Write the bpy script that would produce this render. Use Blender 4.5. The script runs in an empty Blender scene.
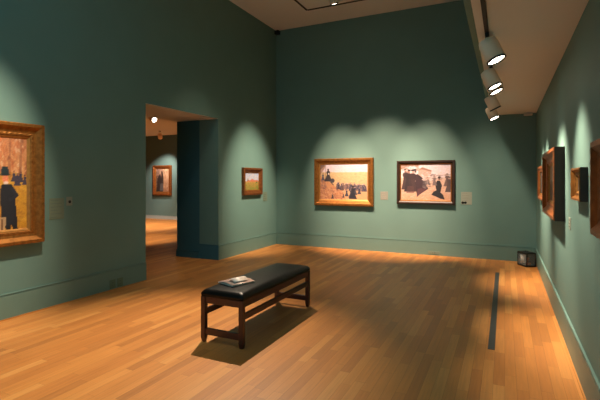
import bpy, bmesh, math, random
from mathutils import Vector, Matrix
random.seed(7)
C = bpy.context.scene.collection
PI = math.pi

# ------------------------------------------------------------------ room
XL, YB, H = -5.17, 9.51, 5.33          # left wall, back wall, tall ceiling
XR, HL, XS = 0.55, 2.90, -0.223        # right wall, low ceiling and its edge
YF = -3.2                              # wall behind the camera
BB = 0.295                             # baseboard height
YD1, YD2, HD = 5.16, 7.09, 2.825       # doorway in the left wall
XP1, XP2 = -5.638, -6.227              # passage seam, passage end
FX, FY, FH = -16.5, 13.567, 3.43       # gallery beyond

def lin(c):
    return tuple((v/255/12.92 if v/255 <= .04045 else ((v/255+.055)/1.055)**2.4) for v in c)

# ------------------------------------------------------------------ materials
def mat(name, rgb, rough=.5, metal=0., bump=0., bscale=40., var=0., vscale=6., coat=0., spec=.5, emit=0., ecol=None, alpha=1., trans=0.):
    m = bpy.data.materials.new(name); m.use_nodes = True
    nt = m.node_tree; n = nt.nodes; l = nt.links
    b = n['Principled BSDF']
    col = lin(rgb) + (1,)
    b.inputs['Base Color'].default_value = col
    b.inputs['Roughness'].default_value = rough
    b.inputs['Metallic'].default_value = metal
    b.inputs['Coat Weight'].default_value = coat
    b.inputs['Specular IOR Level'].default_value = spec
    b.inputs['Alpha'].default_value = alpha
    b.inputs['Transmission Weight'].default_value = trans
    tc = n.new('ShaderNodeTexCoord')
    if var > 0:
        nz = n.new('ShaderNodeTexNoise'); nz.inputs['Scale'].default_value = vscale; nz.inputs['Detail'].default_value = 5
        l.new(tc.outputs['Object'], nz.inputs['Vector'])
        mr = n.new('ShaderNodeMapRange'); mr.inputs['From Min'].default_value = .25; mr.inputs['From Max'].default_value = .75
        mr.inputs['To Min'].default_value = 1-var; mr.inputs['To Max'].default_value = 1+var
        l.new(nz.outputs['Fac'], mr.inputs['Value'])
        mx = n.new('ShaderNodeMix'); mx.data_type = 'RGBA'; mx.blend_type = 'MULTIPLY'; mx.inputs['Factor'].default_value = 1
        mx.inputs['A'].default_value = col
        l.new(mr.outputs['Result'], mx.inputs['B']); l.new(mx.outputs['Result'], b.inputs['Base Color'])
    if bump > 0:
        nb = n.new('ShaderNodeTexNoise'); nb.inputs['Scale'].default_value = bscale; nb.inputs['Detail'].default_value = 4
        l.new(tc.outputs['Object'], nb.inputs['Vector'])
        bp = n.new('ShaderNodeBump'); bp.inputs['Strength'].default_value = bump; bp.inputs['Distance'].default_value = .01
        l.new(nb.outputs['Fac'], bp.inputs['Height']); l.new(bp.outputs['Normal'], b.inputs['Normal'])
    if emit > 0:
        b.inputs['Emission Color'].default_value = (ecol or (1, .9, .75)) + (1,)
        b.inputs['Emission Strength'].default_value = emit
    return m

M = {}
M['wall'] = mat('green_wall_paint', (104, 137, 130), .62, bump=.05, bscale=160, var=.03, vscale=2.5, spec=.3)
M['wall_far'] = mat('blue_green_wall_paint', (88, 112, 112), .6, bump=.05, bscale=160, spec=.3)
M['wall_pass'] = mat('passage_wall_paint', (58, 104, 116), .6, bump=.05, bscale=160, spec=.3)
M['base'] = mat('green_skirting_paint', (102, 135, 127), .45, var=.03)
M['ceil'] = mat('ceiling_paint', (224, 222, 220), .8, bump=.04, bscale=120, spec=.2)
M['dwood'] = mat('dark_mahogany', (64, 20, 13), .38, bump=.05, bscale=60, var=.25, vscale=14, coat=.25)
M['leather'] = mat('black_leather', (7, 7, 7), .36, bump=.1, bscale=260, var=.1, spec=.2)
M['paper'] = mat('cover_paper', (176, 146, 134), .4, var=.22, vscale=16)
M['paper2'] = mat('page_paper', (200, 188, 178), .5, var=.06, vscale=20)
M['black'] = mat('black_metal', (16, 16, 15), .5)
M['track'] = mat('track_black', (14, 11, 9), .6)
M['lampgrey'] = mat('lamp_enamel', (238, 214, 186), .55, var=.03)
M['lens'] = mat('lamp_lens', (255, 240, 220), .3, emit=14, ecol=(1, .86, .66))
M['strip'] = mat('floor_strip_grey', (58, 60, 60), .42, var=.12, vscale=9)
M['label'] = mat('label_card', (138, 146, 132), .6)
M['label_pink'] = mat('label_card_warm', (132, 134, 124), .6)
M['vinyl'] = mat('text_panel', (112, 128, 110), .5)
M['ink'] = mat('ink', (58, 66, 58), .6)
M['inkblack'] = mat('black_ink', (14, 14, 14), .5)
M['plate'] = mat('outlet_plate', (84, 110, 92), .4)
M['plate_pale'] = mat('outlet_plate_pale', (116, 136, 124), .4)
M['slot'] = mat('socket_slot', (18, 26, 22), .6)
M['glass'] = mat('case_glass', (200, 212, 212), .05, alpha=.16)
M['brass'] = mat('brass_works', (190, 110, 50), .35, metal=.9)
M['whitep'] = mat('white_plastic', (205, 200, 188), .5)
M['drum'] = mat('chart_drum_paper', (225, 222, 215), .6)
M['gold'] = mat('gilt_gold', (150, 98, 44), .42, metal=.7, bump=.25, bscale=70, var=.35, vscale=22)
M['gold_light'] = mat('gilt_liner', (176, 126, 66), .42, metal=.65, bump=.12, bscale=80, var=.2, vscale=25)
M['gold_dark'] = mat('aged_gilt', (120, 70, 34), .42, metal=.55, bump=.3, bscale=60, var=.4, vscale=20)
M['brown'] = mat('dark_brown_frame', (44, 27, 16), .42, bump=.12, bscale=50, var=.3, vscale=18)
M['copper'] = mat('copper_gilt', (160, 92, 48), .36, metal=.7, bump=.2, bscale=60, var=.3, vscale=20)
M['edge_shade'] = mat('shaded_frame_edge', (52, 30, 18), .6, var=.2)  # shade on the right-wall frame sides, put into their colour
M['backing'] = mat('frame_back_board', (30, 22, 16), .8)

def floor_material():
    m = bpy.data.materials.new('oak_strip_floor'); m.use_nodes = True
    nt = m.node_tree; n = nt.nodes; l = nt.links; b = n['Principled BSDF']
    tc = n.new('ShaderNodeTexCoord'); sp = n.new('ShaderNodeSeparateXYZ'); l.new(tc.outputs['Object'], sp.inputs[0])
    def mth(op, a, bb=None, c=None):
        k = n.new('ShaderNodeMath'); k.operation = op
        for i, v in enumerate((a, bb, c)):
            if v is None: continue
            if isinstance(v, (int, float)): k.inputs[i].default_value = v
            else: l.new(v, k.inputs[i])
        return k.outputs[0]
    PW = .083
    xr = mth('DIVIDE', sp.outputs['X'], PW); row = mth('FLOOR', xr); fx = mth('FRACT', xr)
    wn = n.new('ShaderNodeTexWhiteNoise'); wn.noise_dimensions = '1D'; l.new(row, wn.inputs['W'])
    ln = mth('MULTIPLY_ADD', wn.outputs['Value'], .5, .62)         # board length differs by row
    row2 = mth('ADD', row, 371.3)
    wn2 = n.new('ShaderNodeTexWhiteNoise'); wn2.noise_dimensions = '1D'; l.new(row2, wn2.inputs['W'])
    yo = mth('MULTIPLY_ADD', wn2.outputs['Value'], 7.0, sp.outputs['Y'])
    yr = mth('DIVIDE', yo, ln); idx = mth('FLOOR', yr); fy = mth('FRACT', yr)
    cv = n.new('ShaderNodeCombineXYZ'); l.new(row, cv.inputs[0]); l.new(idx, cv.inputs[1])
    wn3 = n.new('ShaderNodeTexWhiteNoise'); wn3.noise_dimensions = '2D'; l.new(cv.outputs[0], wn3.inputs['Vector'])
    # grain, stretched along the board and shifted per board
    gv = n.new('ShaderNodeCombineXYZ')
    l.new(mth('MULTIPLY_ADD', sp.outputs['X'], 46., mth('MULTIPLY', wn3.outputs['Value'], 90.)), gv.inputs[0])
    l.new(mth('MULTIPLY', sp.outputs['Y'], 2.2), gv.inputs[1])
    gr = n.new('ShaderNodeTexNoise'); gr.inputs['Scale'].default_value = 1.; gr.inputs['Detail'].default_value = 5; gr.inputs['Roughness'].default_value = .6
    l.new(gv.outputs[0], gr.inputs['Vector'])
    rp = n.new('ShaderNodeValToRGB'); e = rp.color_ramp.elements
    e[0].position = 0; e[0].color = lin((168, 110, 55)) + (1,)
    e[1].position = 1; e[1].color = lin((202, 142, 76)) + (1,)
    k = e.new(.3); k.color = lin((182, 118, 58)) + (1,)
    k = e.new(.75); k.color = lin((194, 130, 65)) + (1,)
    l.new(wn3.outputs['Value'], rp.inputs['Fac'])
    mr = n.new('ShaderNodeMapRange'); mr.inputs['From Min'].default_value = .3; mr.inputs['From Max'].default_value = .7
    mr.inputs['To Min'].default_value = .86; mr.inputs['To Max'].default_value = 1.1
    l.new(gr.outputs['Fac'], mr.inputs['Value'])
    mx = n.new('ShaderNodeMix'); mx.data_type = 'RGBA'; mx.blend_type = 'MULTIPLY'; mx.inputs['Factor'].default_value = 1
    l.new(rp.outputs['Color'], mx.inputs['A']); l.new(mr.outputs['Result'], mx.inputs['B'])
    # joints
    ex = mth('MINIMUM', fx, mth('SUBTRACT', 1., fx)); ey = mth('MULTIPLY', mth('MINIMUM', fy, mth('SUBTRACT', 1., fy)), 9.)
    ed = mth('MINIMUM', ex, ey)
    jr = n.new('ShaderNodeMapRange'); jr.inputs['From Min'].default_value = .0; jr.inputs['From Max'].default_value = .022
    jr.inputs['To Min'].default_value = .5; jr.inputs['To Max'].default_value = 1.
    l.new(ed, jr.inputs['Value'])
    mx2 = n.new('ShaderNodeMix'); mx2.data_type = 'RGBA'; mx2.blend_type = 'MULTIPLY'; mx2.inputs['Factor'].default_value = 1
    l.new(mx.outputs['Result'], mx2.inputs['A']); l.new(jr.outputs['Result'], mx2.inputs['B'])
    l.new(mx2.outputs['Result'], b.inputs['Base Color'])
    rr = n.new('ShaderNodeMapRange'); rr.inputs['To Min'].default_value = .34; rr.inputs['To Max'].default_value = .5
    l.new(gr.outputs['Fac'], rr.inputs['Value']); l.new(rr.outputs['Result'], b.inputs['Roughness'])
    b.inputs['Specular IOR Level'].default_value = .4
    bp = n.new('ShaderNodeBump'); bp.inputs['Strength'].default_value = .12; bp.inputs['Distance'].default_value = .004
    l.new(jr.outputs['Result'], bp.inputs['Height']); l.new(bp.outputs['Normal'], b.inputs['Normal'])
    return m
M['floor'] = floor_material()

def paint_material():
    m = bpy.data.materials.new('oil_paint'); m.use_nodes = True
    nt = m.node_tree; n = nt.nodes; l = nt.links; b = n['Principled BSDF']
    a = n.new('ShaderNodeVertexColor'); a.layer_name = 'paint'
    l.new(a.outputs['Color'], b.inputs['Base Color'])
    b.inputs['Roughness'].default_value = .55
    tc = n.new('ShaderNodeTexCoord'); nz = n.new('ShaderNodeTexNoise'); nz.inputs['Scale'].default_value = 60; nz.inputs['Detail'].default_value = 4
    l.new(tc.outputs['Object'], nz.inputs['Vector'])
    bp = n.new('ShaderNodeBump'); bp.inputs['Strength'].default_value = .15; bp.inputs['Distance'].default_value = .004
    l.new(nz.outputs['Fac'], bp.inputs['Height']); l.new(bp.outputs['Normal'], b.inputs['Normal'])
    return m
M['paint'] = paint_material()

# ------------------------------------------------------------------ helpers
def bx(bm, x0, x1, y0, y1, z0, z1, bev=0., seg=2):
    b2 = bmesh.new()
    vs = [b2.verts.new(p) for p in ((x0,y0,z0),(x1,y0,z0),(x1,y1,z0),(x0,y1,z0),(x0,y0,z1),(x1,y0,z1),(x1,y1,z1),(x0,y1,z1))]
    for f in ((3,2,1,0),(4,5,6,7),(0,1,5,4),(1,2,6,5),(2,3,7,6),(3,0,4,7)): b2.faces.new([vs[i] for i in f])
    if bev > 0: bmesh.ops.bevel(b2, geom=list(b2.edges), offset=bev, segments=seg, profile=.5, affect='EDGES')
    join(bm, b2)
def join(bm, b2, mtx=None):
    mp = {}
    for v in b2.verts: mp[v] = bm.verts.new(mtx @ v.co if mtx else v.co)
    for f in b2.faces:
        try: bm.faces.new([mp[v] for v in f.verts]).smooth = f.smooth
        except ValueError: pass
    b2.free()
def lathe(bm, prof, n=32, mtx=None, cap=True):
    """prof: list of (r, z); revolved round z."""
    b2 = bmesh.new(); rings = []
    for r, z in prof:
        rings.append([b2.verts.new((r*math.cos(2*PI*i/n), r*math.sin(2*PI*i/n), z)) for i in range(n)])
    for a, b in zip(rings, rings[1:]):
        for i in range(n):
            f = b2.faces.new((a[i], a[(i+1) % n], b[(i+1) % n], b[i])); f.smooth = True
    if cap:
        b2.faces.new(list(reversed(rings[0]))); b2.faces.new(rings[-1])
    bmesh.ops.recalc_face_normals(b2, faces=list(b2.faces))
    join(bm, b2, mtx)
def obj(name, bm, m, parent=None, mtx=None):
    me = bpy.data.meshes.new(name); bm.normal_update(); bm.to_mesh(me); bm.free()
    me.materials.append(m)
    o = bpy.data.objects.new(name, me); C.objects.link(o)
    if parent is not None: o.parent = parent
    if mtx is not None: o.matrix_local = mtx
    return o
def boxobj(name, dims, m, parent=None, bev=0., seg=2):
    bm = bmesh.new(); bx(bm, *dims, bev=bev, seg=seg); return obj(name, bm, m, parent)
def thing(name, label, cat, loc=(0,0,0), rz=0., group=None):
    o = bpy.data.objects.new(name, None); C.objects.link(o); o.empty_display_size = .1
    o.location = loc; o.rotation_euler = (0, 0, rz); tag(o, label, cat, group); return o
def tag(o, label, cat, group=None):
    o['label'] = label; o['category'] = cat
    if group: o['group'] = group
    return o
def struct(name, bm, m):
    o = obj(name, bm, m); o['kind'] = 'structure'; return o
def sbox(name, m, *boxes):
    bm = bmesh.new()
    for b in boxes: bx(bm, *b)
    return struct(name, bm, m)

# ------------------------------------------------------------------ the setting
T = .3
sbox('floor', M['floor'], (FX, XR+T, YF-T, FY+T, -.12, 0))
sbox('wall_left', M['wall'], (XP1, XL, YF, YD1, 0, H), (XP1, XL, YD2, YB+T, 0, H), (XP1, XL, YD1, YD2, HD, H))
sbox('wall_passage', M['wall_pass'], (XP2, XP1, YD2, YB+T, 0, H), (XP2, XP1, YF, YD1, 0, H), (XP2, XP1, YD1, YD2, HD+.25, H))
sbox('wall_back', M['wall'], (XL, XR+T, YB, YB+T, 0, H))
sbox('wall_right', M['wall'], (XR, XR+T, YF, YB, 0, H))
sbox('wall_front', M['wall'], (FX, XR+T, YF-T, YF, 0, H))
sbox('ceiling', M['ceil'], (XP2, XS, YF, YB, H, H+.2))
sbox('ceiling_low', M['ceil'], (XS, XR, YF, YB, HL, HL+.06))
sbox('wall_bulkhead', M['wall'], (-.285, XS+.06, YF, YB, HL+.06, H))
sbox('ceiling_passage', M['ceil'], (XP2, XP1, YD1, YD2, HD, HD+.25), (XP1, XL-.004, YD1, YD2, HD-.004, HD))
sbox('ceiling_far', M['ceil'], (FX, XP2, YF, FY, FH, FH+.2))
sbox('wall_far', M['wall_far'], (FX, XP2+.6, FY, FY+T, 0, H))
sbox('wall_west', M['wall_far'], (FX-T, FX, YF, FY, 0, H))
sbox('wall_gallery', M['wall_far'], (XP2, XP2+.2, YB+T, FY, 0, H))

def skirting(name, axis, w, a0, a1, sgn, h=BB, m=None, d=.016):
    """board with a shadow groove under a slim cap; axis = wall direction"""
    bm = bmesh.new()
    def put(t, z0, z1):
        lo, hi = (w, w+sgn*t) if sgn > 0 else (w+sgn*t, w)
        if axis == 'y': bx(bm, lo, hi, a0, a1, z0, z1)
        else: bx(bm, a0, a1, lo, hi, z0, z1)
    put(d, 0, h-.022); put(.004, h-.022, h-.012); put(d+.001, h-.012, h)
    return struct(name, bm, m or M['base'])
skirting('baseboard_left', 'y', XL, YF, YD1, 1)
skirting('baseboard_left.001', 'y', XL, YD2, YB, 1)
skirting('baseboard_back', 'x', YB, XL+.02, XR-.02, -1)
skirting('baseboard_right', 'y', XR, YF, YB, -1)
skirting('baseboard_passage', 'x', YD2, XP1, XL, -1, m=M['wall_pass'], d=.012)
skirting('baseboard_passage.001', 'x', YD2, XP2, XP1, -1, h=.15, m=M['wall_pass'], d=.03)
skirting('baseboard_far', 'x', FY, FX, XP2, -1, h=.14, m=mat('pale_skirting', (150, 158, 160), .5))
# thin wooden shoe at the foot of the walls
for i, (ax, w, a0, a1, sg) in enumerate((('y', XL+.016, YF, YD1, 1), ('y', XR-.016, YF, YB-.03, -1))):
    bm = bmesh.new(); lo, hi = sorted((w, w+sg*.012)); bx(bm, lo, hi, a0, a1, 0, .012)
    struct('trim_%d' % (i+1), bm, M['floor'])

# ------------------------------------------------------------------ bench
b = thing('upholstered_bench', 'long dark wooden bench with black padded leather seat in the middle of the floor', 'bench', (-2.475, 4.22, 0))
hx, hy, L = .245, .78, .048
def leg_mesh(sx, sy):
    bm = bmesh.new()
    cx, cy = sx*(hx-L/2), sy*(hy-L/2); h = L/2
    bx(bm, cx-h, cx+h, cy-h, cy+h, .05, .452, bev=.003)
    b2 = bmesh.new()                                              # tapered foot
    v = [b2.verts.new((cx+i*h, cy+j*h, .052)) for i, j in ((-1,-1),(1,-1),(1,1),(-1,1))]
    w = [b2.verts.new((cx+i*h*.68, cy+j*h*.68, .0)) for i, j in ((-1,-1),(1,-1),(1,1),(-1,1))]
    b2.faces.new(v); b2.faces.new(list(reversed(w)))
    for i in range(4): b2.faces.new((w[i], w[(i+1)%4], v[(i+1)%4], v[i]))
    join(bm, b2); return bm
for sx in (-1, 1):
    for sy in (-1, 1): obj('leg', leg_mesh(sx, sy), M['dwood'], b)
for sy in (-1, 1):
    y0, y1 = sorted((sy*(hy-.008), sy*(hy-.038)))
    boxobj('end_apron', (-hx+L, hx-L, y0, y1, .385, .452), M['dwood'], b, .003)
    boxobj('end_stretcher', (-hx+L, hx-L, y0, y1, .075, .138), M['dwood'], b, .003)
for sx in (-1, 1):
    x0, x1 = sorted((sx*(hx-.008), sx*(hx-.038)))
    boxobj('side_apron', (x0, x1, -hy+L, hy-L, .385, .452), M['dwood'], b, .003)
    boxobj('side_rail', (x0, x1, -hy+L, hy-L, .265, .322), M['dwood'], b, .003)
def cushion():
    bm = bmesh.new(); nx, ny = 18, 44; ax, ay = hx+.001, hy-.004; r = .055; z0 = .453; hgt = .07
    def P(u, v):                                                   # u,v in -1..1 over the padded top
        x, y = u*ax, v*ay
        d = min(ax-abs(x), ay-abs(y)); t = min(1, d/r); edge = math.sqrt(max(0, 1-(1-t)**2))
        crown = .016*(1-u*u)*(1-v**4)
        return Vector((x, y, z0+.02+(hgt-.02)*edge*.97+crown))
    def ss(i, n):                                                  # denser near the edges
        s = -1+2*i/n; return math.copysign(1-(1-abs(s))**1.7, s)
    g = [[bm.verts.new(P(ss(i, nx), ss(j, ny))) for j in range(ny+1)] for i in range(nx+1)]
    for i in range(nx):
        for j in range(ny): bm.faces.new((g[i][j], g[i+1][j], g[i+1][j+1], g[i][j+1])).smooth = True
    rim = [g[i][0] for i in range(nx+1)] + [g[nx][j] for j in range(1, ny+1)] + [g[i][ny] for i in range(nx-1, -1, -1)] + [g[0][j] for j in range(ny-1, 0, -1)]
    low = [bm.verts.new((v.co.x*.985, v.co.y*.995, z0)) for v in rim]
    n = len(rim)
    for i in range(n): bm.faces.new((low[i], low[(i+1)%n], rim[(i+1)%n], rim[i])).smooth = True
    bm.faces.new(list(reversed(low)))
    bmesh.ops.recalc_face_normals(bm, faces=list(bm.faces)); return bm
obj('seat_cushion', cushion(), M['leather'], b)

# ------------------------------------------------------------------ gallery booklet
t = thing('booklet', 'pale pink and white gallery booklet with a lifted cover on the black bench seat', 'booklet', (-2.515, 3.765, .538), math.radians(-20))
def sheet(w, d, z, lift, nx=14, th=.0015, x0=0.):
    bm = bmesh.new(); top = []; bot = []
    for i in range(nx+1):
        u = i/nx; x = x0-w/2+w*u
        zz = z+lift(u)
        top.append([bm.verts.new((x, y, zz+th)) for y in (-d/2, d/2)]); bot.append([bm.verts.new((x, y, zz)) for y in (-d/2, d/2)])
    for i in range(nx):
        bm.faces.new((top[i][0], top[i+1][0], top[i+1][1], top[i][1])).smooth = True
        bm.faces.new((bot[i][1], bot[i+1][1], bot[i+1][0], bot[i][0])).smooth = True
        for k in (0, 1): bm.faces.new((bot[i][k], bot[i+1][k], top[i+1][k], top[i][k]))
    bm.faces.new((bot[0][0], top[0][0], top[0][1], bot[0][1])); bm.faces.new((bot[-1][0], bot[-1][1], top[-1][1], top[-1][0]))
    bmesh.ops.recalc_face_normals(bm, faces=list(bm.faces)); return bm
sag = lambda u: .004*math.sin(PI*u)
obj('back_cover', sheet(.25, .29, 0, lambda u: 0, th=.002), M['paper2'], t)
obj('page_block', sheet(.244, .282, .002, lambda u: 0, th=.009), M['paper2'], t)
fc = obj('front_cover', sheet(.25, .29, .0112, lambda u: .022*max(0, math.sin(PI*min(1, u*1.05)))**1.6*(u**.7), th=.0012), M['paper'], t)
obj('loose_page', sheet(.125, .18, .0125, lambda u: .04*max(0, math.sin(PI*(u*.62+.22)))**1.6, x0=.02), M['paper2'], t)

# ------------------------------------------------------------------ paintings
class Canvas:
    def __init__(s, w, h, nx, ny):
        s.w, s.h, s.nx, s.ny = w, h, nx, ny
        s.sat = .8; s.c = [[(0, 0, 0)]*(nx+1) for _ in range(ny+1)]
    def fill(s, fn):
        for j in range(s.ny+1):
            for i in range(s.nx+1): s.c[j][i] = fn(i/s.nx, j/s.ny)
    def blend(s, i, j, col, a):
        o = s.c[j][i]; s.c[j][i] = tuple(o[k]*(1-a)+col[k]*a for k in range(3))
    def ell(s, cx, cy, rx, ry, col, a=1., ang=0., soft=.25):
        ca, sa = math.cos(ang), math.sin(ang); R = max(rx, ry*s.h/s.w, rx, ry)*1.2; asp = s.h/s.w
        i0, i1 = max(0, int((cx-R)*s.nx)-1), min(s.nx, int((cx+R)*s.nx)+2)
        Rv = max(rx/asp, ry)*1.2
        j0, j1 = max(0, int((cy-Rv)*s.ny)-1), min(s.ny, int((cy+Rv)*s.ny)+2)
        for j in range(j0, j1+1):
            for i in range(i0, i1+1):
                x, y = i/s.nx-cx, (j/s.ny-cy)*asp
                X, Y = x*ca+y*sa, -x*sa+y*ca
                d = math.sqrt((X/rx)**2+(Y/(ry*asp))**2)
                if d < 1: s.blend(i, j, col, a*min(1, (1-d)/soft))
    def poly(s, pts, col, a=1.):
        n = len(pts)
        for j in range(s.ny+1):
            for i in range(s.nx+1):
                x, y = i/s.nx, j/s.ny; ins = False
                for k in range(n):
                    (x1, y1), (x2, y2) = pts[k], pts[(k+1) % n]
                    if (y1 > y) != (y2 > y) and x < (x2-x1)*(y-y1)/(y2-y1)+x1: ins = not ins
                if ins: s.blend(i, j, col, a)
    def dabs(s, n, box, size, cols, a=.7, ang=0., jit=.5, stretch=2.2):
        for _ in range(n):
            q = size*random.uniform(.6, 1.4)
            s.ell(random.uniform(box[0], box[1]), random.uniform(box[2], box[3]), q*stretch, q, random.choice(cols), a*random.uniform(.5, 1), ang+random.uniform(-jit, jit))
    def figure(s, x, y, h, col, head, hat=None, skirt=1., lean=0.):
        """a small standing figure of a few strokes, feet at (x, y)"""
        asp = s.h/s.w; w = h*asp
        s.poly([(x-.13*w*skirt*1.6, y), (x+.13*w*skirt*1.6, y), (x+lean*w+.11*w, y+.52*h), (x+lean*w+.13*w, y+.80*h), (x+lean*w-.13*w, y+.80*h), (x+lean*w-.11*w, y+.52*h)], col, .95)
        s.ell(x+lean*w, y+.70*h, .17*w, .16*h, col, 1)
        s.ell(x+lean*w*1.1, y+.89*h, .075*w, .075*h, head, 1)
        if hat: s.ell(x+lean*w*1.1, y+.965*h, .1*w, .045*h, hat, 1)
    def build(s, parent, y, x0=0., z0=0.):
        me = bpy.data.meshes.new('canvas'); V = []; F = []
        for j in range(s.ny+1):
            for i in range(s.nx+1): V.append((x0-s.w/2+s.w*i/s.nx, y, z0-s.h/2+s.h*j/s.ny))
        W = s.nx+1
        for j in range(s.ny):
            for i in range(s.nx): F.append((j*W+i, j*W+i+1, (j+1)*W+i+1, (j+1)*W+i))
        me.from_pydata(V, [], F); me.update()
        at = me.color_attributes.new('paint', 'FLOAT_COLOR', 'POINT')
        flat = []
        for row in s.c:
            for c in row:
                k = random.uniform(.93, 1.07)
                g = .3*c[0]+.55*c[1]+.15*c[2]; c = [(q*s.sat+g*(1-s.sat))*t for q, t in zip(c, (.90, .90, .99))]
                flat += [max(0, min(1, v)) for v in lin([max(0, min(255, q*k)) for q in c])] + [1.]
        at.data.foreach_set('color', flat)
        me.materials.append(M['paint'])
        o = bpy.data.objects.new('canvas', me); C.objects.link(o); o.parent = parent
        return o
def mix(a, b, t): t = max(0, min(1, t)); return tuple(a[k]*(1-t)+b[k]*t for k in range(3))

def frame_ring(w, h, prof, n_per_m=24):
    """mitred moulding; prof = [(inset, depth, bead amplitude)] from wall edge inwards; local face is -Y"""
    bm = bmesh.new(); cols = []
    nw, nh = max(1, int(w*n_per_m)), max(1, int(h*n_per_m))
    def loop(ins, dep, amp):
        hw, hh = w/2-ins, h/2-ins; pts = []
        for (x0, z0, x1, z1, n) in ((-hw,-hh,hw,-hh,nw),(hw,-hh,hw,hh,nh),(hw,hh,-hw,hh,nw),(-hw,hh,-hw,-hh,nh)):
            for i in range(n):
                t = i/n; a = amp*(1 if i % 2 else 0)
                pts.append(bm.verts.new((x0+(x1-x0)*t, -dep-a, z0+(z1-z0)*t)))
        return pts
    loops = [loop(*p) for p in prof]; n = len(loops[0])
    for a, c in zip(loops, loops[1:]):
        for i in range(n): bm.faces.new((a[i], a[(i+1)%n], c[(i+1)%n], c[i]))
    bmesh.ops.recalc_face_normals(bm, faces=list(bm.faces))
    return bm
def painting(label, loc, rz, w, h, prof, fm, liner_w, lm, canvas, name='framed_painting', group=None, n_per_m=24, em=None):
    t = thing(name, label, 'painting', loc, rz, group)
    obj('frame', frame_ring(w, h, prof, n_per_m), fm, t)
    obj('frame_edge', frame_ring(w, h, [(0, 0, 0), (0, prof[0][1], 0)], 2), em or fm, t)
    ins, dep = prof[-1][0], prof[-1][1]
    lw, lh = w-2*ins, h-2*ins
    bm = frame_ring(lw+.004, lh+.004, [(0, dep-.012, 0), (0, dep+.003, 0), (liner_w*.35, dep+.002, 0), (liner_w, dep-.012, 0), (liner_w, dep-.016, 0)], 2)
    obj('liner', bm, lm, t)
    canvas.build(t, -(dep-.014))
    bm = bmesh.new(); bx(bm, -w/2+.02, w/2-.02, -.012, -.002, -h/2+.02, h/2-.02); obj('backing_board', bm, M['backing'], t)
    return t
def P_wide(fw, d):      # broad gilt moulding with beaded edge and a deep cove
    return [(0, d*.90, 0), (.003, d*.95, .004), (fw*.05, d*.98, .003), (fw*.08, d, 0), (fw*.26, d, 0), (fw*.36, d*.86, 0), (fw*.55, d*.6, 0), (fw*.74, d*.5, 0), (fw*.82, d*.52, .004), (fw*.93, d*.5, .004), (fw, d*.36, 0)]
def P_slim(fw, d):
    return [(0, d*.85, 0), (fw*.10, d, 0), (fw*.45, d, 0), (fw*.6, d*.8, 0), (fw*.85, d*.66, 0), (fw, d*.5, 0)]

def canvas_size(w, h, fw, lw): return w-2*(fw+lw)+.012, h-2*(fw+lw)+.012

# -- left wall: gentleman in an autumn park (outer right edge at y=3.43)
w, h, fw, lw = 1.95, 1.42, .155, .03
cw, ch = canvas_size(w, h, fw, lw)
cv = Canvas(cw, ch, 150, 110); cv.sat = 1.08
def bg(u, v):
    if v > .62: return mix((206, 150, 92), (190, 128, 84), (v-.62)/.38)
    return mix((196, 140, 42), (206, 158, 62), v/.62)
cv.fill(bg)
cv.dabs(700, (0, 1, .6, 1), .013, [(176,104,62),(214,160,104),(196,120,70),(224,186,140),(150,92,60),(206,140,84)], .75, PI/2, .7)
cv.dabs(500, (0, 1, 0, .62), .013, [(204,150,44),(180,120,36),(222,172,64),(160,112,44),(196,136,50)], .7, 0, .4)
for x in (.1, .27, .42, .55, .70, .87, .95):
    k = random.uniform(.008, .016); cv.poly([(x-k, .55), (x+k, .55), (x+k*.6+.01, 1), (x-k*.6+.01, 1)], (120, 76, 54), .4)
for x in (.905, .93, .955, .985): cv.figure(x, random.uniform(.48,.53), random.uniform(.09,.14), random.choice([(70, 50, 56), (96, 60, 54), (60, 56, 70)]), (160, 100, 76), (60, 40, 42), 1.5)
cv.figure(.30, .08, .66, (92, 34, 30), (214, 150, 110), (60, 30, 30), 1.8)
cv.figure(.52, .10, .62, (54, 60, 70), (214, 150, 110), (40, 44, 50), 1.6)
cv.poly([(.75,.32),(.806,.32),(.803,1),(.77,1)], (34, 30, 30), .95)
x = .868                                                               # gentleman
cv.poly([(x-.02,.0),(x+.012,.0),(x+.03,.3),(x-.035,.3)], (28,30,34)); cv.poly([(x+.03,.0),(x+.066,.0),(x+.05,.3),(x-.01,.3)], (26,28,32))
cv.poly([(x-.048,.05),(x+.056,.05),(x+.045,.42),(x+.022,.50),(x-.045,.50),(x-.06,.42)], (30,34,40))
cv.poly([(x+.03,.47),(x+.076,.37),(x+.01,.30),(x+.0,.335),(x+.045,.375),(x+.01,.44)], (38,42,48))
cv.ell(x-.022, .555, .025, .052, (226,136,92)); cv.ell(x-.018, .51, .02, .02, (232,206,180))
cv.poly([(x-.052,.595),(x+.0,.605),(x-.002,.69),(x-.046,.685)], (34,50,52)); cv.ell(x-.026, .60, .042, .014, (30,42,44))
cv.poly([(.74,.0),(.845,.0),(.85,.14),(.74,.14)], (200,166,116), .9)
for q in (.765, .79, .82): cv.poly([(q,.0),(q+.007,.0),(q+.007,.12),(q,.12)], (120,86,56))
painting('large gilt-framed painting of a man in black top hat and coat, on left wall', (XL, 3.435-w/2, 1.557), PI/2, w, h, P_wide(fw, .085), M['gold'], lw, M['gold_light'], cv, n_per_m=30)

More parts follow.
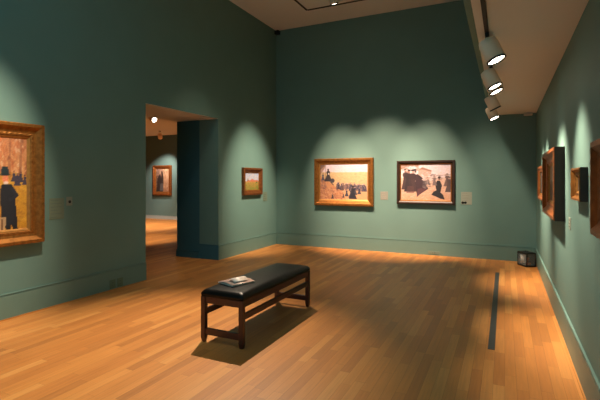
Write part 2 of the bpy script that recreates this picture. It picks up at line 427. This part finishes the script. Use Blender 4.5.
# -- left wall: small landscape beyond the doorway
w, h, fw, lw = .80, .61, .10, .02
cw, ch = canvas_size(w, h, fw, lw); cv = Canvas(cw, ch, 60, 44); cv.sat = 1.1
cv.fill(lambda u, v: mix((196,196,188), (168,184,196), (v-.5)*2) if v > .52 else mix((122,126,52), (196,150,86), v/.52))
cv.dabs(130, (0,1,.55,1), .03, [(212,206,196),(176,190,200),(222,200,180)], .6, 0, .3)
cv.dabs(120, (0,1,0,.45), .025, [(120,136,52),(160,132,56),(104,120,48),(190,140,70)], .7, 0, .3)
cv.poly([(.1,.5),(.2,.62),(.35,.56),(.5,.66),(.7,.57),(.9,.6),(1,.5)], (196,112,70), .85); cv.ell(.2,.6,.03,.1,(90,86,60)); cv.ell(.85,.44,.06,.05,(84,92,48))
painting('small framed landscape with green field and pale sky, between doorway and corner', (XL, 8.33, 1.567), PI/2, w, h, P_slim(fw, .07), M['gold_dark'], lw, M['gold'], cv)

# -- back wall, left: crowd on a sunlit slope
w, h, fw, lw = 1.44, 1.10, .115, .03
cw, ch = canvas_size(w, h, fw, lw); cv = Canvas(cw, ch, 130, 96)
def bg(u, v):
    if v > .78: return mix((236,214,196), (224,206,206), (v-.78)/.22)
    return mix((226,160,92), (226,186,112), v/.78)
cv.fill(bg)
cv.dabs(240, (0,1,.8,1), .014, [(238,220,206),(220,204,208),(240,208,180)], .5, 0, .2)
cv.dabs(420, (0,1,.38,.79), .010, [(222,184,104),(206,168,92),(232,196,120),(200,150,90),(214,178,120)], .6, 0, .15)
cv.poly([(0,.0),(.56,0),(.48,.22),(.28,.42),(0,.68)], (214,138,74), .9)
cv.dabs(420, (0,.5,0,.34), .011, [(196,112,60),(226,152,86),(170,92,56),(236,176,116),(150,96,70)], .65, -.5, .6)
cv.dabs(90, (0,.16,.3,.56), .013, [(196,112,60),(150,92,70),(226,152,86),(110,90,90)], .7, -.9, .5)
cv.poly([(0,.84),(.11,.98),(.07,1),(0,1)], (120,84,60), .9); cv.poly([(.0,.7),(.1,.9),(.115,.98),(0,.86)], (168,120,84), .8)
cv.poly([(.108,.55),(.118,.55),(.122,1),(.114,1)], (104,76,60), .8)
cv.poly([(.12,.56),(.24,.50),(.32,.40),(.27,.42),(.12,.62)], (60,56,58), .9)
cv.figure(.175,.52,.36,(52,48,52),(70,50,44),(30,28,30),1.7); cv.ell(.185,.735,.016,.03,(236,214,190)); cv.ell(.27,.54,.05,.07,(70,66,70))
cv.figure(.06,.55,.2,(70,78,92),(170,120,90),(50,50,56),1.3)
for k in range(120):
    x = random.uniform(.36,.98); y = .34-.10*(x-.3)+random.uniform(-.05,.06)
    cv.figure(x, y, random.uniform(.09,.14), random.choice([(74,66,78),(100,84,88),(60,62,80),(140,106,92),(120,84,70)]), (206,168,140), random.choice([(60,50,54),(210,190,180)]), 1.5)
for x, y, q in ((.40,.30,.16),(.48,.27,.17),(.57,.10,.2),(.66,.06,.25),(.705,.03,.34),(.74,.14,.24),(.50,.06,.12),(.27,.03,.14),(.83,.16,.2)):
    cv.figure(x, y, q, random.choice([(54,58,72),(96,72,66),(62,54,60)]), (214,170,140), (50,44,50), 1.5)
cv.figure(.70,.03,.36,(38,40,50),(90,64,54),(30,30,36),1.6)
painting('gilt-framed painting of a crowd on a sunlit slope, left one on back wall', (-3.385, YB, 1.552), 0, w, h, P_slim(fw, .08), M['gold'], lw, M['gold_light'], cv)

# -- back wall, right: ladies in black on a pale square
w, h, fw, lw = 1.205, .935, .07, .02
cw, ch = canvas_size(w, h, fw, lw); cv = Canvas(cw, ch, 130, 100)
def bg(u, v):
    if v > .62: return mix((232,206,180), (226,210,204), (v-.62)/.38)
    return mix((222,160,106), (226,184,146), v/.62)
cv.fill(bg)
cv.dabs(400, (0,1,0,.6), .012, [(232,178,130),(212,150,98),(238,196,152),(200,136,90),(226,190,160)], .6, .2, .4)
cv.dabs(300, (0,1,.6,1), .014, [(238,216,200),(220,204,204),(232,196,164),(242,226,212)], .55, 0, .4)
cv.poly([(0,.86),(.18,.98),(.36,.95),(.36,1),(0,1)], (150,106,70), .7); cv.dabs(70,(0,.36,.84,1),.014,[(130,90,60),(176,128,90),(206,160,120)],.7)
cv.poly([(.36,.86),(.44,.93),(.62,.84),(.62,.60),(.36,.60)], (190,146,110), .75); cv.poly([(.36,.84),(.44,.92),(.63,.83),(.63,.79),(.44,.86)], (150,104,78), .8)
cv.dabs(120,(.4,.7,.45,.78),.012,[(226,206,190),(190,160,140),(130,110,100),(240,226,214)],.75)
cv.dabs(70,(.62,.98,.5,.72),.013,[(120,104,92),(176,140,110),(90,82,76),(206,176,150)],.7)
cv.figure(.10,.30,.58,(66,46,44),(150,104,80),(46,34,34),1.); cv.figure(.16,.24,.62,(52,38,40),(160,110,84),(30,26,28),1.); cv.figure(.245,.24,.62,(64,42,42),(200,150,120),(40,32,34),1.)
cv.poly([(.11,.20),(.275,.20),(.26,.40),(.13,.40)], (98,60,52), .6)
cv.ell(.21,.79,.03,.04,(226,200,180)); cv.ell(.12,.84,.03,.035,(216,180,150))
cv.poly([(.33,.08),(.39,.16),(.56,.32),(.42,.62),(.345,.74),(.29,.70),(.31,.4)], (58,36,42), .95); cv.poly([(.33,.08),(.39,.16),(.54,.30),(.40,.34),(.34,.3)], (104,58,58), .8)
cv.ell(.30,.80,.024,.035,(96,66,56)); cv.ell(.29,.85,.036,.03,(36,28,32)); cv.poly([(.36,.72),(.46,.60),(.44,.57),(.35,.66)], (50,36,40)); cv.ell(.44,.58,.012,.016,(226,190,160))
cv.dabs(30,(.46,.6,.34,.56),.018,[(70,62,60),(106,92,84),(150,126,110)],.8,-.5,.5)
cv.poly([(.62,.16),(.80,.05),(.885,.03),(.85,.16),(.80,.22),(.83,.42),(.79,.55),(.73,.54),(.70,.40),(.72,.28),(.66,.24)], (38,36,40), .97)
cv.ell(.775,.60,.024,.034,(110,76,62)); cv.ell(.775,.64,.034,.026,(34,30,32))
cv.figure(.93,.40,.34,(110,84,72),(206,160,130),(84,66,58),1.4); cv.figure(.97,.24,.42,(88,70,64),(190,150,120),(70,56,52),1.3); cv.figure(.685,.42,.26,(120,100,90),(200,160,130),(90,76,70),1.2)
painting('dark-framed painting of ladies in black dresses, right one on back wall', (-1.535, YB, 1.55), 0, w, h, P_slim(fw, .07), M['brown'], lw, M['gold'], cv)

# -- right wall
def small_canvas(w, h, fw, lw, sky, land, dark, n=46):
    cw, ch = canvas_size(w, h, fw, lw); cv = Canvas(cw, ch, n, n)
    cv.fill(lambda u, v: sky if v > .55 else land)
    cv.dabs(120, (0,1,.5,1), .03, [sky, mix(sky, (240,230,210), .3), mix(sky, land, .4)], .6)
    cv.dabs(120, (0,1,0,.55), .03, [land, mix(land, dark, .4), mix(land, sky, .3)], .6)
    for k in range(7): cv.figure(random.uniform(.1,.9), random.uniform(.1,.4), .3, dark, mix(land, sky, .5), dark, 1.4)
    return cv
def right_painting(label, y0, y1, zc, h, fw, lw, prof, fm, lm, cols):
    w = y1-y0
    painting(label, (XR, (y0+y1)/2, zc), -PI/2, w, h, prof, fm, lw, lm, small_canvas(w, h, fw, lw, *cols), em=M['edge_shade'])
right_painting('narrow gilt-framed painting nearest the back corner of right wall', 7.30, 8.30, 1.55, .53, .08, .02, P_slim(.08, .05), M['copper'], M['gold'], ((180,150,110),(130,90,60),(50,40,36)))
right_painting('deep copper-gilt framed painting on right wall with a heavy stepped moulding', 5.10, 6.57, 1.56, .76, .14, .03, P_wide(.14, .10), M['copper'], M['gold_light'], ((190,150,110),(140,96,60),(50,40,36)))
right_painting('small gilt-framed painting on right wall between two bigger frames', 3.75, 4.20, 1.567, .255, .06, .014, P_wide(.06, .055), M['gold'], M['gold_light'], ((196,170,130),(150,110,70),(60,46,40)))
right_painting('ornate aged-gilt framed painting on right wall cut by right picture edge', 2.05, 3.20, 1.55, .57, .13, .03, P_wide(.13, .072), M['gold_dark'], M['gold'], ((120,90,60),(90,60,40),(40,30,26)))

# -- gallery beyond the doorway
w, h, fw, lw = .96, 1.22, .12, .03
cw, ch = canvas_size(w, h, fw, lw); cv = Canvas(cw, ch, 60, 70)
cv.fill(lambda u, v: mix((150,90,50), (226,176,120), v) if u > .5 else mix((74,46,34), (190,140,110), max(0, (v-.55)*2)))
cv.dabs(160,(0,1,0,1),.03,[(170,110,64),(220,170,110),(120,72,44),(206,150,96)],.45,1.2,.6)
cv.poly([(.08,.02),(.55,.02),(.60,.5),(.52,.92),(.40,.6),(.3,.78),(.2,.7),(.1,.5)], (44,32,28), .9); cv.ell(.45,.85,.05,.07,(80,52,40)); cv.poly([(.3,.05),(.6,.05),(.55,.36),(.34,.36)], (92,88,80), .8)
painting('gilt-framed painting with a dark figure seen through the doorway in far gallery', (-12.655, FY, 1.585), 0, w, h, P_slim(fw, .09), M['copper'], lw, M['gold'], cv)

# ------------------------------------------------------------------ wall labels
def card(name, label, loc, rz, w, h, m, lines=5, ink=None, group=None, icon=None):
    t = thing(name, label, 'label', loc, rz, group)
    bm = bmesh.new(); bx(bm, -w/2, w/2, -.005, 0, -h/2, h/2, bev=.0012, seg=1); obj('card', bm, m, t)
    if lines:
        bm = bmesh.new(); top = h/2-.025; st = (h-.05-(.06 if icon else 0))/max(1, lines-1) if lines > 1 else 0
        for i in range(lines):
            L = (w-.03)*(random.uniform(.55, .98) if i else .6)
            bx(bm, -w/2+.015, -w/2+.015+L, -.0062, -.005, top-i*st-.0035, top-i*st+.0035)
        obj('printed_text', bm, ink or M['ink'], t)
    if icon: 
        bm = bmesh.new(); icon(bm); obj('printed_symbol', bm, M['inkblack'], t)
    return t
def disc(bm, x, z, r, n=20):
    lathe(bm, [(r, 0), (r, .0012)], n, Matrix.Translation((x, -.005, z)) @ Matrix.Rotation(PI/2, 4, 'X'))
card('text_sign', 'grey-green text panel on left wall beside the large gilt frame', (XL, 3.645, 1.235), PI/2, .2, .265, M['vinyl'], 6, mat('panel_ink', (98, 118, 106), .6))
card('audio_guide_sign', 'small pale square sign with a black dot right of the text panel', (XL, 3.822, 1.322), PI/2, .085, .115, M['label'], 0, icon=lambda bm: disc(bm, .004, -.008, .02))
card('wall_label', 'grey-green label card on left wall right of the small landscape', (XL, 8.95, 1.205), PI/2, .19, .22, M['vinyl'], 5)
card('wall_label', 'pinkish blank-looking label card between the two back wall paintings', (-2.43, YB, 1.25), 0, .17, .185, M['label_pink'], 4, mat('faint_ink', (150, 142, 130), .6))
def two_dots(bm):
    disc(bm, -.072, -.09, .026); disc(bm, -.018, -.09, .024); bx(bm, -.07, -.02, -.0062, -.005, -.105, -.08)
card('wall_label', 'pale label card with a black symbol right of the dark-framed painting', (-.713, YB, 1.222), 0, .21, .26, M['label'], 4, mat('pale_ink', (126, 126, 116), .6), icon=two_dots)
card('wall_label', 'small pale label card on right wall below the deep copper frame', (XR, 4.71, 1.195), -PI/2, .13, .11, M['label'], 3)

# ------------------------------------------------------------------ outlets
def outlet(label, loc, rz, w, h, m, group=None):
    t = thing('wall_outlet', label, 'outlet', loc, rz, group)
    bm = bmesh.new(); bx(bm, -w/2, w/2, -.007, 0, -h/2, h/2, bev=.002); obj('cover_plate', bm, m, t)
    for s in (-1, 1):
        bm = bmesh.new(); q = .021; off = .021 if h >= w else 0; ox = 0 if h >= w else .022
        bx(bm, s*ox-.014, s*ox+.014, -.0085, -.006, s*off-.014, s*off+.014, bev=.002)
        r = obj('receptacle', bm, m, t)
        bm = bmesh.new()
        for k in (-1, 1): bx(bm, s*ox+k*.006-.0016, s*ox+k*.006+.0016, -.0092, -.008, s*off-.002, s*off+.007)
        bx(bm, s*ox-.0025, s*ox+.0025, -.0092, -.008, s*off-.010, s*off-.005)
        obj('slots', bm, M['slot'], r)
outlet('painted green outlet in left baseboard, the one farther from the doorway', (XL+.016, 4.50, .088), PI/2, .10, .125, M['plate'])
outlet('painted green outlet in left baseboard, the one nearer the doorway', (XL+.016, 4.635, .088), PI/2, .10, .125, M['plate'])
outlet('wide low outlet plate in back baseboard below the dark-framed painting', (-1.36, YB-.016, .06), 0, .24, .06, M['plate_pale'])

# ------------------------------------------------------------------ climate recorder case in the corner
t = thing('recorder_case', 'small black glass-sided recorder case on the floor in the back right corner', 'case', (.368, 9.075, 0), math.radians(-57))
W_, D_, Hc = .27, .19, .26
bm = bmesh.new(); bx(bm, -W_/2, W_/2, -D_/2, D_/2, 0, .03, bev=.004); obj('base', bm, M['black'], t)
bm = bmesh.new(); bx(bm, -W_/2, W_/2, -D_/2, D_/2, Hc-.022, Hc, bev=.005); top = obj('lid', bm, M['black'], t)
bm = bmesh.new(); bx(bm, -.04, .04, -.006, .006, Hc+.014, Hc+.022, bev=.003); bx(bm, -.04, -.032, -.005, .005, Hc-.002, Hc+.018); bx(bm, .032, .04, -.005, .005, Hc-.002, Hc+.018); obj('handle', bm, M['black'], top)
for sx in (-1, 1):
    for sy in (-1, 1):
        x0, x1 = sorted((sx*W_/2, sx*(W_/2-.016))); y0, y1 = sorted((sy*D_/2, sy*(D_/2-.016)))
        boxobj('post', (x0, x1, y0, y1, .028, Hc-.02), M['black'], t, .002)
boxobj('glass_pane', (-W_/2+.016, W_/2-.016, -D_/2+.0075, -D_/2+.0105, .03, Hc-.022), M['glass'], t)
boxobj('glass_pane', (W_/2-.0105, W_/2-.0075, -D_/2+.016, D_/2-.016, .03, Hc-.022), M['glass'], t)
boxobj('back_panel', (-W_/2+.016, W_/2-.016, D_/2-.0105, D_/2-.0075, .03, Hc-.022), M['black'], t)
boxobj('back_panel', (-W_/2+.0075, -W_/2+.0105, -D_/2+.016, D_/2-.016, .03, Hc-.022), M['black'], t)
bm = bmesh.new(); lathe(bm, [(.048, .05), (.048, .2)], 24, Matrix.Translation((-.05, -.03, 0))); obj('chart_drum', bm, M['drum'], t)
bm = bmesh.new(); bx(bm, .015, .09, -.03, .03, .03, .075); bx(bm, .03, .04, -.005, .005, .075, .17); bx(bm, -.02, .07, -.004, .004, .12, .128); lathe(bm, [(.018, .14), (.018, .165)], 16, Matrix.Translation((.05, 0, 0))); obj('recording_works', bm, M['brass'], t)

# ------------------------------------------------------------------ floor strip
bm = bmesh.new(); bx(bm, -.146, -.084, 4.45, 8.2, 0, .003, bev=.001, seg=1)
tag(obj('floor_strip', bm, M['strip']), 'long dark grey strip taped on the oak floor parallel to right wall', 'floor strip')

# ------------------------------------------------------------------ lighting tracks and spotlights
def track(label, dims):
    bm = bmesh.new(); bx(bm, *dims[:5], dims[5]+.001)
    t = obj('track_rail', bm, M['track']); return tag(t, label, 'track')
TX = -.142
track('black lighting track on the low ceiling above right wall', (TX-.017, TX+.017, YF+.2, 8.3, HL-.012, HL))
TT = -3.92
track('black lighting track on tall ceiling running along left wall', (TT-.02, TT+.02, YF+.4, 8.62, H-.012, H))
track('black lighting track on tall ceiling running along back wall', (TT+.021, -.6, 8.60, 8.64, H-.012, H))

def lamp_meshes():
    r, Lb = .082, .2
    d = {}
    bm = bmesh.new(); lathe(bm, [(.0005, Lb+.005), (.060, Lb+.004), (.074, Lb-.004), (.080, Lb-.03), (.082, Lb-.034), (r, .012), (r-.004, .006), (r-.009, .008), (r-.009, .03)], 36, cap=False); d['lamp_head'] = bm
    bm = bmesh.new(); lathe(bm, [(r-.004, .008), (r+.001, .006), (r+.001, -.008), (r-.010, -.009), (r-.012, .004)], 36, cap=False); d['rim'] = bm
    bm = bmesh.new(); lathe(bm, [(.0005, -.004), (.03, -.003), (.055, -.001), (r-.0115, .003)], 36, cap=False); d['lens'] = bm
    bm = bmesh.new()                                                   # yoke: two arms hugging the head
    bx(bm, -r-.009, -r-.001, -.011, .011, Lb*.45, Lb+.028); bx(bm, r+.001, r+.009, -.011, .011, Lb*.45, Lb+.028); bx(bm, -r-.009, r+.009, -.011, .011, Lb+.022, Lb+.03); d['yoke'] = bm
    bm = bmesh.new(); bx(bm, -.014, .014, -.045, .045, -.042, -.0125, bev=.003); d['adapter'] = bm
    out = {}
    mm = {'lamp_head': 'lampgrey', 'rim': 'black', 'lens': 'lens', 'yoke': 'lampgrey', 'adapter': 'track'}
    for k, bm in d.items():
        me = bpy.data.meshes.new(k); bmesh.ops.recalc_face_normals(bm, faces=list(bm.faces)); bm.to_mesh(me); bm.free(); me.materials.append(M[mm[k]]); out[k] = me
    return out
LM = lamp_meshes()
def aim_matrix(loc, target):
    z = (Vector(loc)-Vector(target)).normalized(); 
    q = (-z).to_track_quat('-Z', 'Y'); return q.to_matrix().to_4x4()
def spot_light(loc, target, power, angle, blend=.7, col=(1, .79, .58), size=.05):
    ld = bpy.data.lights.new('spot_bulb', 'SPOT'); ld.energy = power; ld.spot_size = math.radians(angle); ld.spot_blend = blend
    ld.color = col; ld.shadow_soft_size = size
    o = bpy.data.objects.new('spot_bulb', ld); C.objects.link(o)
    o.location = loc; o.rotation_euler = (Vector(target)-Vector(loc)).to_track_quat('-Z', 'Y').to_euler()
    return o
def spotlight(label, tp, lens, target, power, angle, blend=.7, group=None, stem_m='track', col=(1, .79, .58)):
    """tp: point on the track/ceiling; lens: centre of the lens; target: where it points"""
    t = thing('track_spotlight', label, 'spotlight', tp, 0, group)
    R = aim_matrix(lens, target); off = Vector(lens)-Vector(tp)
    mt = Matrix.Translation(off) @ R
    for k in ('lamp_head', 'rim', 'lens'):
        o = bpy.data.objects.new(k, LM[k]); C.objects.link(o); o.parent = t; o.matrix_local = mt
    o = bpy.data.objects.new('adapter', LM['adapter']); C.objects.link(o); o.parent = t
    top = mt @ Vector((0, 0, .15))                                     # stem from the adapter to the head
    bm = bmesh.new(); a = Vector((0, 0, -.04)); d = top-a
    lathe(bm, [(.010, 0), (.010, d.length)], 12, Matrix.Translation(a) @ d.to_track_quat('Z', 'Y').to_matrix().to_4x4())
    obj('stem', bm, M['lampgrey'], t)
    dr = (Vector(target)-Vector(lens)).normalized()
    if power > 0: spot_light(Vector(lens)+dr*.03, target, power, angle, blend, col)
    return t

A_ = 'spotlights on the low ceiling track'
spotlight('nearest and largest spotlight on the low ceiling track', (TX, 4.15, HL), (-.067, 4.165, 2.655), (.55, 4.0, 1.2), 270, 66, 1, A_)
spotlight('second nearest spotlight on the low ceiling track', (TX, 5.34, HL), (-.10, 5.335, 2.655), (.55, 5.2, 1.2), 370, 64, 1, A_)
spotlight('third spotlight on low ceiling track, mostly hidden behind the second', (TX, 5.60, HL), (-.09, 5.60, 2.645), (.55, 5.45, 1.25), 240, 64, 1, A_)
spotlight('fourth spotlight on low ceiling track, its glowing lens hidden', (TX, 6.95, HL), (-.125, 7.0, 2.655), (.55, 7.2, 1.2), 396, 64, 1, A_)
spotlight('farthest spotlight on the low ceiling track with a bright lens', (TX, 7.98, HL), (-.155, 7.95, 2.64), (.5, 7.7, 1.1), 396, 66, 1, A_)
spotlight('grey spotlight on the tall ceiling at the top edge, lens lit', (-3.09, 8.03, H), (-3.067, 8.06, 5.11), (-2.45, YB, 1.0), 0, 40, .7)

# far gallery
spotlight('lit spotlight facing the doorway on the far gallery ceiling', (-8.72, 9.10, FH), (-8.70, 9.0, 3.255), (-7.71, 8.8, 2.73), 0, 50)
spotlight('unlit-looking brown spotlight on the far gallery ceiling before the far painting', (-11.53, 12.2, FH), (-11.62, 12.32, 3.16), (-12.6, FY, 1.7), 520, 52, .8, col=(1, .86, .7))

# ceiling devices
t = thing('motion_sensor', 'small white sensor box on the low ceiling at the back wall', 'sensor', (.41, 9.43, HL))
bm = bmesh.new(); bx(bm, -.075, .075, -.05, .06, -.05, 0, bev=.008); obj('housing', bm, M['whitep'], t)
bm = bmesh.new(); bx(bm, -.04, .04, -.054, -.048, -.04, -.012, bev=.002); obj('sensor_window', bm, M['paper2'], t)
t = thing('hanging_speaker', 'tiny black speaker high in the back left ceiling corner', 'speaker', (XL+.0605, YB-.0505, H+.001))
bm = bmesh.new(); bx(bm, -.06, .06, -.05, .05, -.11, -.02, bev=.006); obj('housing', bm, M['black'], t)
bm = bmesh.new(); bx(bm, -.015, .015, -.015, .015, -.025, 0); obj('bracket', bm, M['black'], t)

# ------------------------------------------------------------------ ceiling spots and added cool fill
W1 = (1, .79, .58)
W2 = (1, .71, .51)
LZ = 5.12
spot_light((TT, 6.4, LZ), (-3.05, 3.2, 0), 2100, 46, 1., W1, .03)         # bench and floor
spot_light((TT, 6.2, LZ), (-4.2, 6.6, 0), 260, 66, 1., W1, .03)          # doorway and floor before it
spot_light((-3.1, 2.9, LZ), (XL, 2.6, 1.4), 1500, 33, 1., W1)           # large left painting
spot_light((-2.5, 7.7, LZ), (XL, 8.4, 1.15), 2000, 34, 1., W1)           # landscape
spot_light((-3.5, 7.3, LZ), (-3.38, YB, 1.25), 1700, 32, 1., W2)          # back left
spot_light((-1.45, 7.3, LZ), (-1.54, YB, 1.25), 1700, 32, 1., W2)         # back right
spot_light((-2.4, 7.0, LZ), (-2.45, YB, .95), 2200, 40, 1., W2)          # lower wall between them
spot_light((-3.4, .8, LZ), (-3.7, 2.0, 0), 450, 46, 1., W1)                # floor at the left
spot_light((-8.3, 7.9, 3.2), (-9.2, 8.6, 0), 700, 60, .8, W1)            # far gallery floor
spot_light((-11, 10.5, 3.2), (-11.5, 11.5, 0), 1300, 90, 1., W1)          # far gallery floor
spot_light((-.13, 2.7, 2.64), (.55, 2.6, 1.5), 90, 58, 1., W1)           # right wall, beyond the frame
spot_light((-1.3, 7.6, LZ), (.15, 9.45, .5), 850, 32, 1., W1, .2)           # back right corner
def area(loc, rot, sx, sy, e, col):
    ld = bpy.data.lights.new('cool_fill', 'AREA'); ld.energy = e; ld.shape = 'RECTANGLE'; ld.size = sx; ld.size_y = sy; ld.color = col
    o = bpy.data.objects.new('cool_fill', ld); C.objects.link(o); o.location = loc; o.rotation_euler = rot
area((-2.4, .6, 5.25), (0, 0, 0), 3, 6, 45, (.3, .84, 1))  # cool fill light added under the tall ceiling
area((-2.5, YF+.05, 2.2), (PI/2+.15, 0, 0), 4.5, 3.6, 75, (.3, .84, 1))      # added cool fill light behind the camera

w = bpy.data.worlds.new('world'); bpy.context.scene.world = w; w.use_nodes = True
w.node_tree.nodes['Background'].inputs[0].default_value = (.02, .025, .025, 1)

# ------------------------------------------------------------------ camera
cd = bpy.data.cameras.new('camera'); cam = bpy.data.objects.new('camera', cd); C.objects.link(cam)
cam.location = (0, 0, 1.6); cam.rotation_euler = (PI/2, 0, .443)
cd.sensor_width = 36; cd.lens = 431.5*36/600; cd.shift_y = -20/600; cd.clip_start = .02
sc = bpy.context.scene; sc.camera = cam
sc.view_settings.view_transform = 'Standard'; sc.view_settings.look = 'None'; sc.view_settings.exposure = 0
